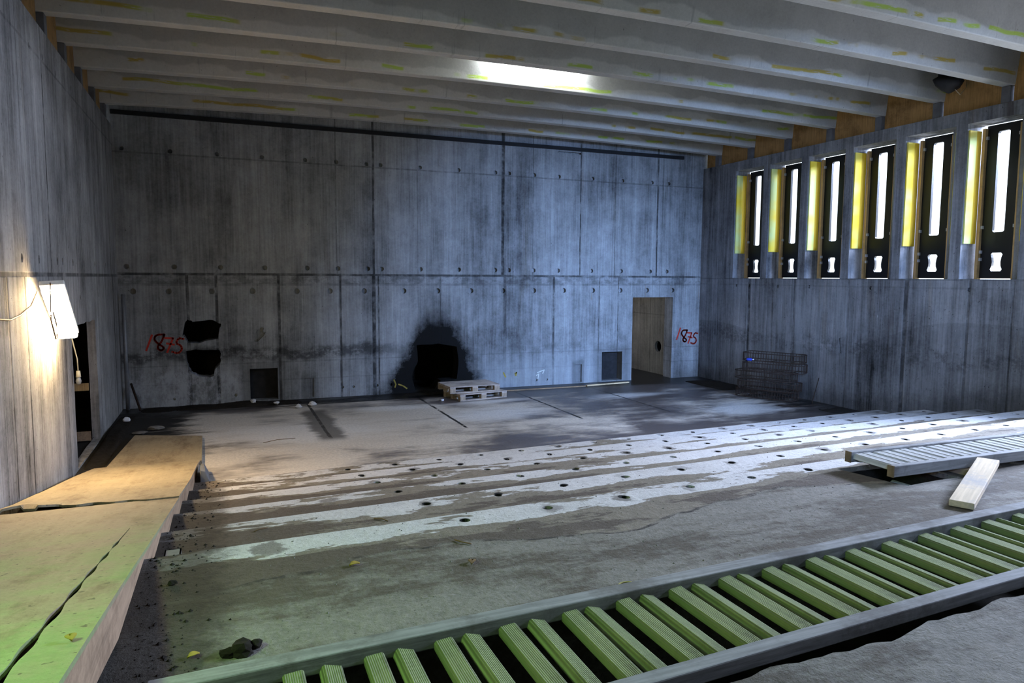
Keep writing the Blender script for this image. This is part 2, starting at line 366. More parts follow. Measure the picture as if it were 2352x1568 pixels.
def beam_mat():
    n = NT('white_beam_concrete', .8, .3); n2 = n.noise((1, 1, 1), 2, 7, .7)
    P = n.P; px, py, pz = n.x, n.y, n.z
    tc = n.t.nodes.new('ShaderNodeTexCoord'); s2 = n.t.nodes.new('ShaderNodeSeparateXYZ'); n.t.links.new(tc.outputs['Object'], s2.inputs[0]); lz = s2.outputs[2]; ly = s2.outputs[1]
    fine = n.noise((1, 1, 1), 30, 4, .7)
    f = n.add(.82, n.mul(n.sub(n2, .5), .45), n.mul(n.sub(fine, .5), .3))
    col = n.scale_col((.62, .61, .57), f)
    # flank greyer above a wavy line
    td = n.ss(n.add(lz, n.mul(n.sub(n.noise((.8, .3, .1), 1.1, 3, .6, 7), .5), .5)), .20, .24)
    col = n.mix(n.mul(td, .42), col, n.scale_col((.27, .25, .235), f))
    drip = n.mul(n.ss(n.noise((6, .5, .3), 1.5, 4, .7, 17), .62, .7), n.band(lz, .07, .3, .03))
    col = n.mix(n.mul(drip, .45), col, (.2, .19, .18))
    # brushed yellow glue marks in a broken row
    wv = n.add(lz, n.mul(n.sub(n.noise((.9, .5, 0), 1.6, 2, .5, 27), .5), .11))
    row = n.band(wv, .15, .20, .012)
    brk = n.ss(n.noise((1.05, .9, 0), 1.5, 2, .5, 37), .51, .56)
    edge = n.ss(n.noise((3, 1, 30), 2, 3, .6, 3), .33, .45)
    yl = n.mul(row, brk, edge)
    hue = n.ss(n.noise((.5, .8, 0), 1.2, 1, .5, 47), .44, .56)
    col = n.mix(n.mul(yl, .85), col, n.mix(hue, (.42, .30, .02), (.36, .50, .03)))
    pit = n.ss(n.noise((1, 1, 1), 24, 2, .5, 5), .73, .77)
    col = n.mix(n.mul(pit, .5), col, (.1, .1, .1))
    return n.out(col, bump=fine, bstr=.2, bdist=.01)
M['beam'] = beam_mat()
M['deck'] = mat_simple('deck_concrete', (.16, .155, .15), .9)
M['dark_concrete'] = mat_simple('dark_concrete', (.14, .14, .145), .9, scale=5, var=.5)
M['corridor'] = concrete_wall('concrete_corridor', 'y', [], [(16.1, .02, .5)], [(1.55, .02, .3)], base=(.20, .185, .155))
M['block'] = mat_simple('cement_block', (.022, .022, .024), .95, var=.7, scale=9)
M['soil'] = mat_simple('soil', (.020, .017, .014), 1., .1, var=.7, scale=20, bump=.8)  # loose soil; also the near-black lining that paints shade into cavities
M['ply_infill'] = mat_wood('infill_plywood', (.40, .23, .085), 'z', .5, dirt=(.07, .035, .012), dk=.45, obj=False)
def ramp_mat():
    n = NT('weathered_plywood', .8, .3)
    g = n.noise((12, .6, 1), 1.5, 5, .6); mid = n.noise((1, 1, 1), 1.6, 6, .7, 3); fine = n.noise((1, 1, 1), 28, 5, .7); d = n.noise((1.6, .6, 1), 2.2, 6, .75, 9)
    f = n.add(.55, n.mul(fine, .5), n.mul(g, .35), n.mul(n.sub(mid, .5), .7))
    col = n.scale_col((.30, .245, .165), f)
    col = n.mix(n.mul(n.ss(d, .46, .70), .75), col, n.scale_col((.14, .095, .055), f))
    green_cast = n.mul(n.inv(n.ss(n.y, 3.6, 6.4)), n.ss(mid, .36, .62))  # green light on the near end, put into the sheet colour
    col = n.mix(n.mul(green_cast, .7), col, n.scale_col((.15, .25, .08), f))
    sp = n.ss(n.noise((1, 1, 1), 30, 2, .6, 3), .66, .71)
    col = n.mix(n.mul(sp, .7), col, (.04, .03, .02))
    return n.out(col, rough=.7, bump=n.add(fine, n.mul(mid, .5)), bstr=.35, bdist=.012)
M['ramp'] = ramp_mat()
M['ramp_beam'] = mat_wood('ramp_side_timber', (.34, .235, .15), 'y', .5, dirt=(.10, .06, .035), dk=.5, obj=False)
M['slat'] = mat_wood('green_treated_decking', (.21, .245, .115), 'y', .7, dirt=(.055, .05, .03), dk=.7, groove=.0085)
M['slat_grey'] = mat_wood('weathered_grey_decking', (.42, .42, .41), 'y', .5, dirt=(.12, .11, .1), dk=.4, groove=.0085)
M['rail'] = mat_wood('weathered_rail', (.22, .22, .22), 'x', .6, dirt=(.07, .06, .05), dk=.6, obj=False)
M['rail_end'] = mat_wood('rail_end_grain', (.16, .11, .06), 'z', .6, dk=.5)
M['plank'] = mat_wood('pale_plank', (.58, .47, .33), 'y', .35, dirt=(.33, .32, .33), dk=.75)
M['timber'] = mat_wood('sawn_timber', (.52, .34, .15), 'z', .4, dk=.3, obj=False)
M['batten'] = mat_wood('pale_batten', (.66, .50, .30), 'x', .4, dk=.25)
M['pallet'] = mat_wood('pallet_wood', (.42, .36, .32), 'x', .6, dirt=(.10, .085, .075), dk=.55)
M['pallet_block'] = mat_wood('pallet_block', (.36, .29, .22), 'z', .5, dirt=(.09, .07, .05), dk=.4)
M['plastic'] = mat_simple('black_plastic', (.004, .005, .008), .45, .4, var=.2)
M['clip'] = mat_simple('grey_clip', (.40, .40, .42), .6)
def foam():
    n = NT('yellow_insulation', .6, .3)
    h = n.ss(n.noise((.6, 1.7, 1.1), 1.0, 3, .55, 2), .38, .60)
    col = n.mix(h, (.88, .66, .03), (.66, .76, .30))
    return n.out(n.mix(n.ss(n.x, 11.40, 11.42), col, (.62, .42, .02)))
M['foam'] = foam()
M['rust'] = mat_simple('rusty_steel', (.030, .018, .013), .85, .3, var=.6, scale=30)
M['blue'] = mat_simple('blue_plastic', (.02, .05, .42), .35, .5, var=.1)
M['white'] = mat_simple('white_plaster', (.62, .62, .66), .9, var=.3)
M['stone'] = mat_simple('grey_stone', (.16, .15, .14), .95, var=.5, scale=12)
M['cable'] = mat_simple('brown_cable', (.05, .03, .02), .6)
M['cable_w'] = mat_simple('pale_cable', (.55, .52, .40), .6)
M['housing'] = mat_simple('lamp_housing', (.75, .74, .7), .5)
M['red'] = mat_simple('red_spray_paint', (.42, .035, .022), .8, var=.5, scale=16)
M['lead'] = mat_simple('black_rubber', (.012, .012, .014), .7)
M['leaf'] = mat_simple('dead_leaf', (.30, .22, .04), .8, var=.5)
M['twig'] = mat_simple('twig', (.16, .10, .05), .9)
M['straw'] = mat_simple('straw_ring', (.34, .30, .10), .8)
M['steelgrey'] = mat_simple('grey_steel', (.25, .26, .28), .55, .5, met=.4)
def emis(name, col, st):
    n = NT(name); n.b.inputs['Base Color'].default_value = (*col, 1)
    n.b.inputs['Emission Color'].default_value = (*col, 1); n.b.inputs['Emission Strength'].default_value = st
    return n.m
M['warm_glow'] = emis('warm_diffuser', (1, .72, .38), 170)
M['cool_glow'] = emis('cool_diffuser', (.86, .95, 1), 150)

# ================================================================== SETTING
XL, XR, YB, YF = -1.77, 11.22, 14.92, -2.4
ZW, ZBM, ZD = 5.21, 5.46, 6.10     # wall top, beam underside, deck underside
def struct(mb, name, mat, parent=None, **k):
    o = mb.build(name, mat, parent, **k)
    if parent is None: o['kind'] = 'structure'
    return o
# --- floor (low hall)
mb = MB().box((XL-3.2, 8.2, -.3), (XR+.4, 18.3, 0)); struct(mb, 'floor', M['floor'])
# --- wall_back
tie = .035
holes = []
for x in (-1.62, -.82, -.01, .80, 1.61, 2.22, 2.83, 3.12, 3.96, 4.82, 5.67, 6.0, 6.61, 7.23, 8.10, 8.91, 9.73, 10.21):
    holes.append((circle(x, 4.80, tie+.008), .08)); holes.append((circle(x, 2.66, tie+.014), .08))
for x in (-1.53, -.93, -.18, .56, 1.40, 2.05, 2.75, 3.59, 4.34, 5.10, 5.86, 6.62, 7.38, 8.15, 8.90, 9.65, 10.39):
    holes.append((circle(x, 2.20, tie+.022), .08))
for x, z in ((-1.53, .12), (-.9, .14), (.2, .15), (2.28, .2), (2.5, .2), (3.0, .2), (3.3, .2), (6.7, .13), (6.97, .13)): holes.append((circle(x, z, .028), .05))
H1 = [(-0.726,1.353),(-0.682,1.579),(-0.633,1.669),(-0.532,1.611),(-0.375,1.63),(-0.185,1.644),(-0.028,1.567),(-0.064,1.429),(-0.089,1.279),(-0.281,1.25),(-0.44,1.197),(-0.637,1.214),(-0.675,1.329)]
H2 = [(-0.674,1.056),(-0.496,1.084),(-0.074,1.058),(-0.045,0.976),(-0.072,0.779),(-0.16,0.69),(-0.185,0.563),(-0.25,0.525),(-0.46,0.553),(-0.564,0.604),(-0.633,0.71),(-0.67,0.861)]
H3 = [(0.551,1.309),(0.62,1.425),(0.699,1.482),(0.754,1.457),(0.73,1.375),(0.80,1.39),(0.728,1.292),(0.637,1.2),(0.571,1.202)]
H4 = [(3.858,1.027),(4.351,1.054),(4.765,0.97),(4.81,0.651),(4.764,0.249),(4.406,0.232),(4.258,0.056),(3.823,0.06),(3.739,0.412),(3.884,0.66)]
def ragged(p, a=.012, n=3, seed=1):
    r = random.Random(seed); o = []
    for i, q in enumerate(p):
        q2 = p[(i+1) % len(p)]
        for k in range(n):
            t = k/n; o.append((q[0]*(1-t)+q2[0]*t+r.uniform(-a, a)*(k > 0), q[1]*(1-t)+q2[1]*t+r.uniform(-a, a)*(k > 0)))
    return o
for i, h in enumerate((H1, H2, H3, H4)): holes.append((ragged(h, .012, 3, i), (None, None, .06, None)[i]))
holes.append((rect(.47, .03, 1.0, .66), .34)); holes.append((rect(8.42, .03, 8.98, .72), .34))
holes.append((rect(1.53, .03, 1.70, .42), .03)); holes.append((rect(7.70, .03, 7.88, .45), .05))
holes.append((rect(7.2, 5.33, 7.78, 5.37), .08))
outer = [(XL-.3, -.3), (9.25, -.3), (9.25, 2.03), (10.41, 2.03), (10.41, -.3), (XR+.4, -.3), (XR+.4, ZD), (XL-.3, ZD)]
mb = slab(MB(), outer, holes, lambda u, v, d: (u, YB+d, v), .35)
wb = struct(mb, 'wall_back', M['wall_back'])
struct(MB().box((XL, YB-.055, 5.40), (10.6, YB-.001, 5.475)), 'trim_1', M['lead'])
for i, (a, b) in enumerate(((.48, .99), (8.43, 8.97))):   # block infill inside the niches
    MB().box((a, YB+.22, .03), (b, YB+.335, .64 if i == 0 else .70)).build('block_infill', M['block'], wb)
mb = MB()   # cavity behind the broken openings, near-black lining stands in for shade
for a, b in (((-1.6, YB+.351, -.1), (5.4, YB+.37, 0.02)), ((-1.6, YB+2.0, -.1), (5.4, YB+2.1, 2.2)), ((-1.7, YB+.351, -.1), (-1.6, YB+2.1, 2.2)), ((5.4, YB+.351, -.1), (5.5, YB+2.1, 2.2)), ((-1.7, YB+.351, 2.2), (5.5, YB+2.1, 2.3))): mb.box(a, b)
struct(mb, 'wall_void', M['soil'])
# --- corridor beyond the door
mb = MB(); slab(mb, [(15.27, -.2), (18.3, -.2), (18.3, 2.6), (15.27, 2.6)], [(circle(15.72, .72, .145, 24), None)], lambda u, v, d: (10.54+d, u, v), .07)
struct(mb, 'wall_corridor', M['corridor'])
struct(MB().box((11.3, 15.28, .0), (11.35, 17.6, 1.6)).box((10.615, 15.28, .0), (11.3, 15.33, 1.6)).box((10.615, 17.55, .0), (11.3, 17.6, 1.6)).box((10.615, 15.33, 1.6), (11.35, 17.55, 1.65)), 'wall_void', M['soil'])  # near-black box behind the round hole, its shade given by colour
struct(MB().box((7.6, 18.3, -.2), (11.0, 18.5, 2.6)).box((7.4, 15.27, -.2), (7.6, 18.5, 2.6)).box((7.4, 15.27, 2.6), (11.0, 18.5, 2.8)), 'wall_corridor_far', M['corridor'])
# painted numbers
def strokes(paths, r, parent, fn, label):
    mb = MB()
    for p in paths:
        pts = [Vector((q[0], q[1])) for q in p]
        for a, b in zip(pts, pts[1:]):
            d = (b-a).normalized()*r*.6; nrm = Vector((-d.y, d.x)).normalized()*r
            q = [a-d+nrm, b+d+nrm, b+d-nrm, a-d-nrm]
            mb.add([fn(*k) for k in q], [(0, 1, 2, 3)])
    return tag(mb.build('painted_number', M['red'], parent, recalc=False), label)
def smooth(p, it=2):
    for _ in range(it):
        q = [p[0]]
        for a, b in zip(p, p[1:]): q += [(a[0]*.75+b[0]*.25, a[1]*.75+b[1]*.25), (a[0]*.25+b[0]*.75, a[1]*.25+b[1]*.75)]
        p = q+[p[-1]]
    return p
num = [[(-1.242,1.378),(-1.347,1.09)],
       smooth([(-1.03,1.384),(-1.17,1.385),(-1.215,1.298),(-1.138,1.206),(-1.03,1.13),(-1.10,1.07),(-1.17,1.14),(-1.08,1.25),(-1.03,1.384)]),
       [(-1.023,1.315),(-0.886,1.308),(-0.992,1.044)], [(-0.996,1.213),(-0.87,1.187)],
       smooth([(-0.70,1.29),(-0.789,1.312),(-0.843,1.209),(-0.752,1.172),(-0.735,1.08),(-0.809,1.015),(-0.91,1.052)], 1)]
strokes(num, .018, wb, lambda a, b: (a, YB-.003, b), 'red spray-painted number 1875 at the left, beside the black openings')
strokes([[((q[0]+1.347)*.98+10.55, (q[1]-1.05)*.98+.90+(-.03 if k else .03)) for q in p] for k, p in enumerate(num)], .02, wb, lambda a, b: (a, YB-.003, b), 'small red spray-painted number 1875 right of the doorway')
def mark(paths, r, mat, label):
    o = strokes(paths, r, wb, lambda a, b: (a, YB-.003, b), label); o.data.materials.clear(); o.data.materials.append(mat); o.name = 'paint_smear'
M['mark_yellow'] = mat_simple('yellow_smear', (.34, .26, .05), .8, var=.6, scale=20); M['mark_white'] = mat_simple('white_smear', (.6, .62, .58), .8)
mark([[(6.72, .30), (6.80, .33), (6.90, .36), (6.86, .28)], [(6.70, .24), (6.76, .27), (6.74, .16)]], .012, M['mark_white'], 'small white paint smear')
mark([[(3.36, .30), (3.40, .20), (3.38, .14)], [(3.46, .20), (3.56, .16), (3.64, .10)]], .014, M['mark_yellow'], 'yellowish smear left of the soot')
mark([[(5.88, .34), (5.93, .24)], [(6.16, .30), (6.20, .33), (6.18, .26)]], .018, M['mark_yellow'], 'yellowish smear above the pallets')
# --- wall_left with door opening
op = ragged([(10.38, 0.02), (10.36, 1.86), (12.18, 1.83), (12.22, 0.02)], .012, 8, 5)
hl = [(circle(y, 2.66, .04, 6, .05), .05) for y in (6.55, 7.33, 8.15, 8.85, 9.75, 10.05, 10.7, 11.5, 12.4, 13.5)]+[(circle(y, z, .03, 6, .04), .05) for y, z in ((11.1, 2.2), (9.5, 4.9), (8.9, 4.85), (10.2, 4.9), (11.1, 4.95), (12.6, 2.2))]
mb = slab(MB(), [(YF, -.3), (YB, -.3), (YB, ZW), (YF, ZW)], [(op, None)]+hl, lambda u, v, d: (XL-d, u, v), .11)
struct(mb, 'wall_left', M['wall_left'])
# room behind the left opening, coloured near-black in place of shade
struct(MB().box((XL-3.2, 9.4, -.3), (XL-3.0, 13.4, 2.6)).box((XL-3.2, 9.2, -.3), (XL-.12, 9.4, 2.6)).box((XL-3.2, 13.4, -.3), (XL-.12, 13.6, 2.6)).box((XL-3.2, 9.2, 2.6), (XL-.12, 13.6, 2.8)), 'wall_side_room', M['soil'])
# --- wall_right with windows
YW0, DW, WW, ZS, ZT = 13.70, 1.1206, .93, 2.51, 5.0
wins = [(YW0-i*DW-WW, YW0-i*DW) for i in range(12)]
hl = [(rect(a, ZS, b, ZT), None) for a, b in wins]+[(circle(y, 2.34, .035), .05) for y in (13.55, 13.1, 12.2, 11.3, 9.8, 7.9, 7.0)]
hl.append((ragged([(10.40, 1.05), (10.44, 1.05), (10.48, 1.34), (10.45, 1.34)], .003, 2, 3), .1))
mb = slab(MB(), [(YF, -.3), (YB+.35, -.3), (YB+.35, ZW), (YF, ZW)], hl, lambda u, v, d: (XR+d, u, v), .42)
wr = struct(mb, 'wall_right', M['wall_right'])
# --- deck above the beams
struct(MB().box((XL-.35, YF, ZD), (XR+.45, YB+.35, ZD+.25)), 'ceiling', M['deck'])

# --- raked, stepped platform
def shy(x, s): return 9.25+.05*x-s
OFF, TR, RI = .31, .93, .172
def tread(k, s0, s1, z, extra=()):
    mb = MB(); hs = []
    x = 1.41-0.6*0
    xs = [.8+.602*j for j in range(17)]
    sc = {0: .44, 1: 1.40, 2: 2.31, 3: 3.22, 4: 4.18}.get(k)
    r = random.Random(k+5)
    if sc:
        for j, x in enumerate(xs):
            if x < .9 and k < 3: continue
            if 1.0 < x < 11.0: hs.append((circle(x+r.uniform(-.02, .02), shy(x, sc+r.uniform(-.02, .02)), .034, 10), .14))
    hs += list(extra)
    n = 28
    front = [(XL-.0+(XR-XL)*i/n, shy(XL+(XR-XL)*i/n, s0)+(.006*math.sin(i*2.1+k))) for i in range(n+1)]
    back = [(XR, shy(XR, s1)), (XL, shy(XL, s1))]
    slab(mb, front+back, hs, lambda u, v, d: (u, v, z-d), z+.25)
    return mb
trench = [(-.05, 2.84), (5.6, 3.10)]+[(5.6, 2.06), (5.0, 2.02), (4.3, 2.09), (3.9, 2.0), (3.5, 2.02), (3.15, 1.97), (2.95, 1.86), (2.7, 1.92), (2.4, 1.90), (2.1, 1.95), (1.8, 1.93), (1.4, 1.95), (.9, 1.92), (.4, 1.9), (-.05, 1.92)]
trench = [trench[0], trench[1]]+ragged(trench[2:], .015, 3, 8)
pit = ragged([(4.64, 4.30), (5.32, 4.32), (5.34, 3.76), (4.76, 3.74)], .012, 3, 4)
tfar = lambda x: 2.84+.046*(x+.05)
def build_tread(k):
    z = RI*(k+.5); s0 = OFF+TR*k
    if k < 5: struct(tread(k, s0, s0+TR+.05, z), 'floor_tier', M['tribune']); return
    mb = MB(); r = random.Random(k+5); hs = [(pit, None)]
    for j in range(17):
        x = .8+.602*j
        if 1.0 < x < 11.0: hs.append((circle(x+r.uniform(-.02, .02), shy(x, 5.10+r.uniform(-.02, .02)), .034, 10), .14))
    n = 28; front = [(XL+(XR-XL)*i/n, shy(XL+(XR-XL)*i/n, s0)+(.006*math.sin(i*2.1+k))) for i in range(n+1)]
    slab(mb, front+[(XR, tfar(XR)), (XL, tfar(XL))], hs, lambda u, v, d: (u, v, z-d), z+.25)
    xs = [-.05, .3, .6, .9, 1.2, 1.45, 1.7, 1.95, 2.2, 2.45, 2.7, 2.95, 3.2, 3.5, 3.8, 4.2, 4.7, 5.2, 5.6]
    js = [0, .02, -.01, .015, -.02, .01, -.015, .02, .0, -.02, -.035, .015, -.01, .02, -.02, .01, .0, .02, 0]
    near = [(x, 2.06+.052*x-.055+q) for x, q in zip(xs, js)]
    near = ragged(near, .012, 4, 8)[:-4]+[(5.6, near[-1][1])]
    nl, nr = near[0][1], near[-1][1]
    fl = lambda u, v, d: (u, v, z-d)
    slab(mb, [(XL, YF), (XR, YF), (XR, nr)]+near[::-1]+[(XL, nl)], [], fl, z+.25)
    slab(mb, [(XL, nl), (-.05, nl), (-.05, tfar(-.05)), (XL, tfar(XL))], [], fl, z+.25)
    slab(mb, [(5.6, nr), (XR, nr), (XR, tfar(XR)), (5.6, tfar(5.6))], [], fl, z+.25)
    struct(mb, 'floor_tier', M['tribune'])
for k in range(6): build_tread(k)
PZ = RI*5.5   # top platform level .946
struct(MB().box((-.4, 1.6, .10), (6.0, 3.3, .42)).box((4.4, 3.6, .10), (5.6, 4.5, .55)).box((4.62, 4.262, .55), (5.34, 4.275, PZ-.03)).box((5.285, 3.80, .55), (5.30, 4.262, PZ-.03)), 'floor_trench_bed', M['soil'])  # dark colour on trench bed and pit sides paints in their shade
struct(MB().box((XL-.3, YF-.3, -.3), (XR+.4, YF, ZD)), 'wall_rear', M['dark_concrete'])

# ================================================================== CEILING
YB0, DB = 14.50, 1.1475
ordn = ['first', 'second', 'third', 'fourth', 'fifth', 'sixth', 'seventh', 'eighth', 'ninth']
def beam(i):
    y = YB0-i*DB; mb = MB(); n = 16; L0, L1 = XL-.2, XR+.25; xm = (L0+L1)/2; prof = [(-.17, 0), (0, 0), (.07, .64), (-.24, .64)]
    rings = []
    for j in range(n+1):
        x = L0+(L1-L0)*j/n; c = .12*(1-((x-xm)/(L1-L0)*2)**2)
        rings.append([(x, p[0], p[1]+(c if p[1] == 0 else 0)) for p in prof])
    vs = [v for r in rings for v in r]; fs = [(0, 1, 2, 3), (n*4+3, n*4+2, n*4+1, n*4)]
    for j in range(n):
        for q in range(4): fs.append((j*4+q, j*4+(q+1) % 4, (j+1)*4+(q+1) % 4, (j+1)*4+q))
    mb.add(vs, fs)
    o = mb.build('concrete_beam', M['beam'], bevel=.012); o.location = (0, y, ZBM)
    tag(o, 'pale concrete ceiling beam spanning the hall, %s from the back wall' % ordn[i], 'beam', 'ceiling beams')
    return o
for i in range(9): beam(i)
def side_panels(side):
    for i in range(-1, 9):
        y1 = YB-.03 if i < 0 else YB0-i*DB-.16; 
        if i < 0: y0 = YB0+.06
        else: y0 = YB0-(i+1)*DB-.01
        if y1-y0 < .1: continue
        x = XL-.10 if side == 'left' else XR+.10
        nm = ('left' if side == 'left' else 'right')
        mb = MB().box((-.012, y0, ZW), (.012, y1, ZD))
        where = 'at the back corner' if i < 0 else 'between %s and %s beams from back' % (ordn[i], ordn[min(i+1, 8)] if i < 8 else 'last')
        o = mb.build('infill_board', M['ply_infill']); o.location = (x, 0, 0)
        tag(o, 'plywood infill board on %s wall, %s' % (nm, where), 'board', 'plywood infill boards on the %s wall' % nm)
side_panels('left'); side_panels('right')
def bearing(i, x0, x1, side):
    y = YB0-i*DB
    o = MB().box((x0, y-.155, ZW), (x1, y-.015, ZBM)).build('bearing_block', M['dark_concrete'], bevel=.006)
    tag(o, 'short grey concrete bearing block on the %s wall under the %s beam from the back' % (side, ordn[i]), 'block', 'bearing blocks on the %s wall' % side)
for i in range(9): bearing(i, XR+.01, XR+.2, 'right'); bearing(i, XL-.2, XL-.01, 'left')

def ceiling_lamp(x0, x1, y, z, label):
    t = empty('ceiling_lamp', ((x0+x1)/2, y, z), label=label, cat='lamp', group='strip lights between the ceiling beams'); h = (x1-x0)/2
    MB().box((-h, -.07, .03), (h, .07, .10)).build('housing', M['housing'], t, bevel=.008)
    MB().tube([(-h+.04, 0, 0), (h-.04, 0, 0)], .032, 12).build('tube', M['cool_glow'], t, smooth=True)
    for s in (-1, 1):
        MB().box((s*h-.02, -.05, -.05), (s*h+.02, .05, .04)).build('end_cap', M['ply_infill'], t, bevel=.006)
    return t
ceiling_lamp(3.95, 5.65, YB0-3*DB-.42, 5.97, 'white strip light above the fourth ceiling beam from the back')
ceiling_lamp(3.95, 5.65, YB0-7*DB-.42, 5.97, 'white strip light above the eighth ceiling beam, at the top edge')

# ================================================================== WINDOWS
def rrect(cx, cz, w_, h_, r, n=5):
    o = []
    for sx, sz, a in ((1, -1, -90), (1, 1, 0), (-1, 1, 90), (-1, -1, 180)):
        for k in range(n+1):
            t = math.radians(a+90*k/n); o.append((cx+sx*(w_/2-r)+r*math.cos(t), cz+sz*(h_/2-r)+r*math.sin(t)))
    return o
for i, (a, b) in enumerate(wins[:7]):
    root = empty('window_%d' % (i+1), (XR, (a+b)/2, ZS), kind='structure'); yc = (a+b)/2; X0 = .36
    def part(mb, nm, mat, **k):
        return mb.build(nm, mat, root, **k)
    h = (b-a)/2; H = ZT-ZS
    MB().box((X0-.05, h-.085, 0), (X0+.05, h-.035, H-.06)).build('stud', M['timber'], root, bevel=.004)
    MB().box((X0-.05, -.225, 0), (X0+.05, -.165, H-.06)).build('stud', M['timber'], root, bevel=.004)
    # black slotted shutter panel
    mid = .115; pw = .55
    r = random.Random(i)
    lo_h = [(mid+x, z) for x, z in ((-.095, .16), (-.075, .13), (.075, .13), (.095, .16), (.072, .22), (.068, .28), (.078, .35), (.095, .40), (.07, .43), (-.07, .43), (-.095, .40), (-.078, .35), (-.068, .28), (-.072, .22))]
    sl = slab(MB(), rect(mid-pw/2, .015, mid+pw/2, H-.02), [(rrect(mid, 1.56, .19, 1.60, .035), None), (lo_h, None)], lambda u, v, d: (X0+.01+d, u, v), .05)
    pnl = sl.build('shutter_panel', M['plastic'], root)
    MB().prism(rrect(mid, 1.56, .28, 1.69, .05), 0, .03, lambda u, v, d: (X0-.035+d, u, v)).build('slot_rim', M['plastic'], pnl) if False else None
    for z in (.30, .42, .82, 2.25):
        MB().box((X0-.03, h-.115, z), (X0+.008, h-.085, z+.05)).build('clip', M['clip'], pnl)
        if z > .5: MB().box((X0-.03, -.165, z), (X0+.008, -.135, z+.05)).build('clip', M['clip'], pnl)
    MB().box((.25, -h, 0), (X0+.06, -.23, H)).build('reveal_block', M['wall_right'], root)
    MB().box((0.03, h-.03, .58), (X0-.055, h-.002, H-.10)).build('insulation_board', M['foam'], root)
    MB().box((0.03, -h+.002, .58), (.245, -h+.028, H-.10)).build('insulation_board', M['foam'], root)

# ================================================================== WALL LAMP
wl = empty('wall_lamp', (-1.62, 8.95, 2.09), label='glowing white box lamp hung at a slant on the left wall', cat='lamp')
a = Vector((-.06, 1.02, -.56)).normalized(); nn = Vector((.1, -.49, -.87)); nn = (nn-a*nn.dot(a)).normalized(); wv = a.cross(nn)
R3 = Matrix((a, wv, nn)).transposed().to_4x4()
MB().box((-.60, -.11, -.075), (.60, .11, -.02), R3).build('housing', M['housing'], wl, bevel=.01)
MB().box((-.58, -.10, -.018), (.58, .10, .055), R3).build('diffuser', M['warm_glow'], wl, bevel=.03)
cb = MB().tube([(-1.755, 3.0, 2.05), (-1.755, 6.3, 2.13), (-1.755, 7.2, 2.12), (-1.755, 7.55, 2.095), (-1.755, 7.9, 2.12), (-1.75, 8.3, 2.19), (-1.72, 8.45, 2.33)], .009, 6).build('supply_cable', M['cable'], wl, smooth=True); cb.matrix_parent_inverse = Matrix.Translation((1.62, -8.95, -2.09))
cb = MB().tube([(-1.60, 8.42, 2.42), (-1.60, 8.40, 2.25), (-1.61, 8.42, 2.05), (-1.60, 8.47, 1.92), (-1.6, 8.55, 1.84), (-1.6, 8.62, 1.86), (-1.6, 8.60, 2.0), (-1.6, 8.48, 2.12)], .007, 6).build('hanging_cord', M['cable'], wl, smooth=True); cb.matrix_parent_inverse = Matrix.Translation((1.62, -8.95, -2.09))
t = empty('bulb_pendant', (-1.70, 10.26, 1.2), label='bare bulb holder hanging on a pale wire beside the left doorway', cat='lamp')
MB().tube([(-1.735, 10.1, 1.80), (-1.72, 10.18, 1.62), (-1.70, 10.24, 1.45), (-1.70, 10.26, 1.30)], .008, 6).build('wire', M['cable_w'], t, smooth=True).matrix_parent_inverse = t.matrix_world.inverted()
t.children[0].location = (0, 0, 0)
for c in t.children:
    c.matrix_parent_inverse = Matrix.Translation(-Vector((-1.70, 10.26, 1.2)))
MB().tube([(0, 0, .02), (0, 0, .10)], [.03, .022], 10).build('socket', M['cable_w'], t, smooth=True)
MB().tube([(0, 0, -.075), (0, 0, -.06), (0, 0, -.03), (0, 0, .0), (0, 0, .02)], [.008, .026, .034, .026, .02], 12).build('bulb', M['steelgrey'], t, smooth=True)

# timber across the left doorway
for z0, z1, lab, mt in ((.78, .89, 'light timber board across the left doorway at mid height', 'timber'), (.02, .16, 'dark timber board low across the left doorway', 'ramp_beam')):
    tag(MB().box((XL-.95, 12.12, z0), (XL-.115, 12.15, z1)).build('doorway_board', M[mt]), lab, 'board')
o = MB().tube([(XL+.09, 14.80, .0), (XL+.09, 14.80, 2.15)], .035, 10).build('standing_pipe', M['steelgrey'], smooth=True)
tag(o, 'thin grey pipe standing upright in the back left corner', 'pipe')
o = MB().tube([(-1.45, 14.55, .02), (-1.62, 14.88, .48)], .022, 8).build('leaning_bar', M['rust'], smooth=True)
tag(o, 'short dark iron bar leaning in the back left corner', 'bar')

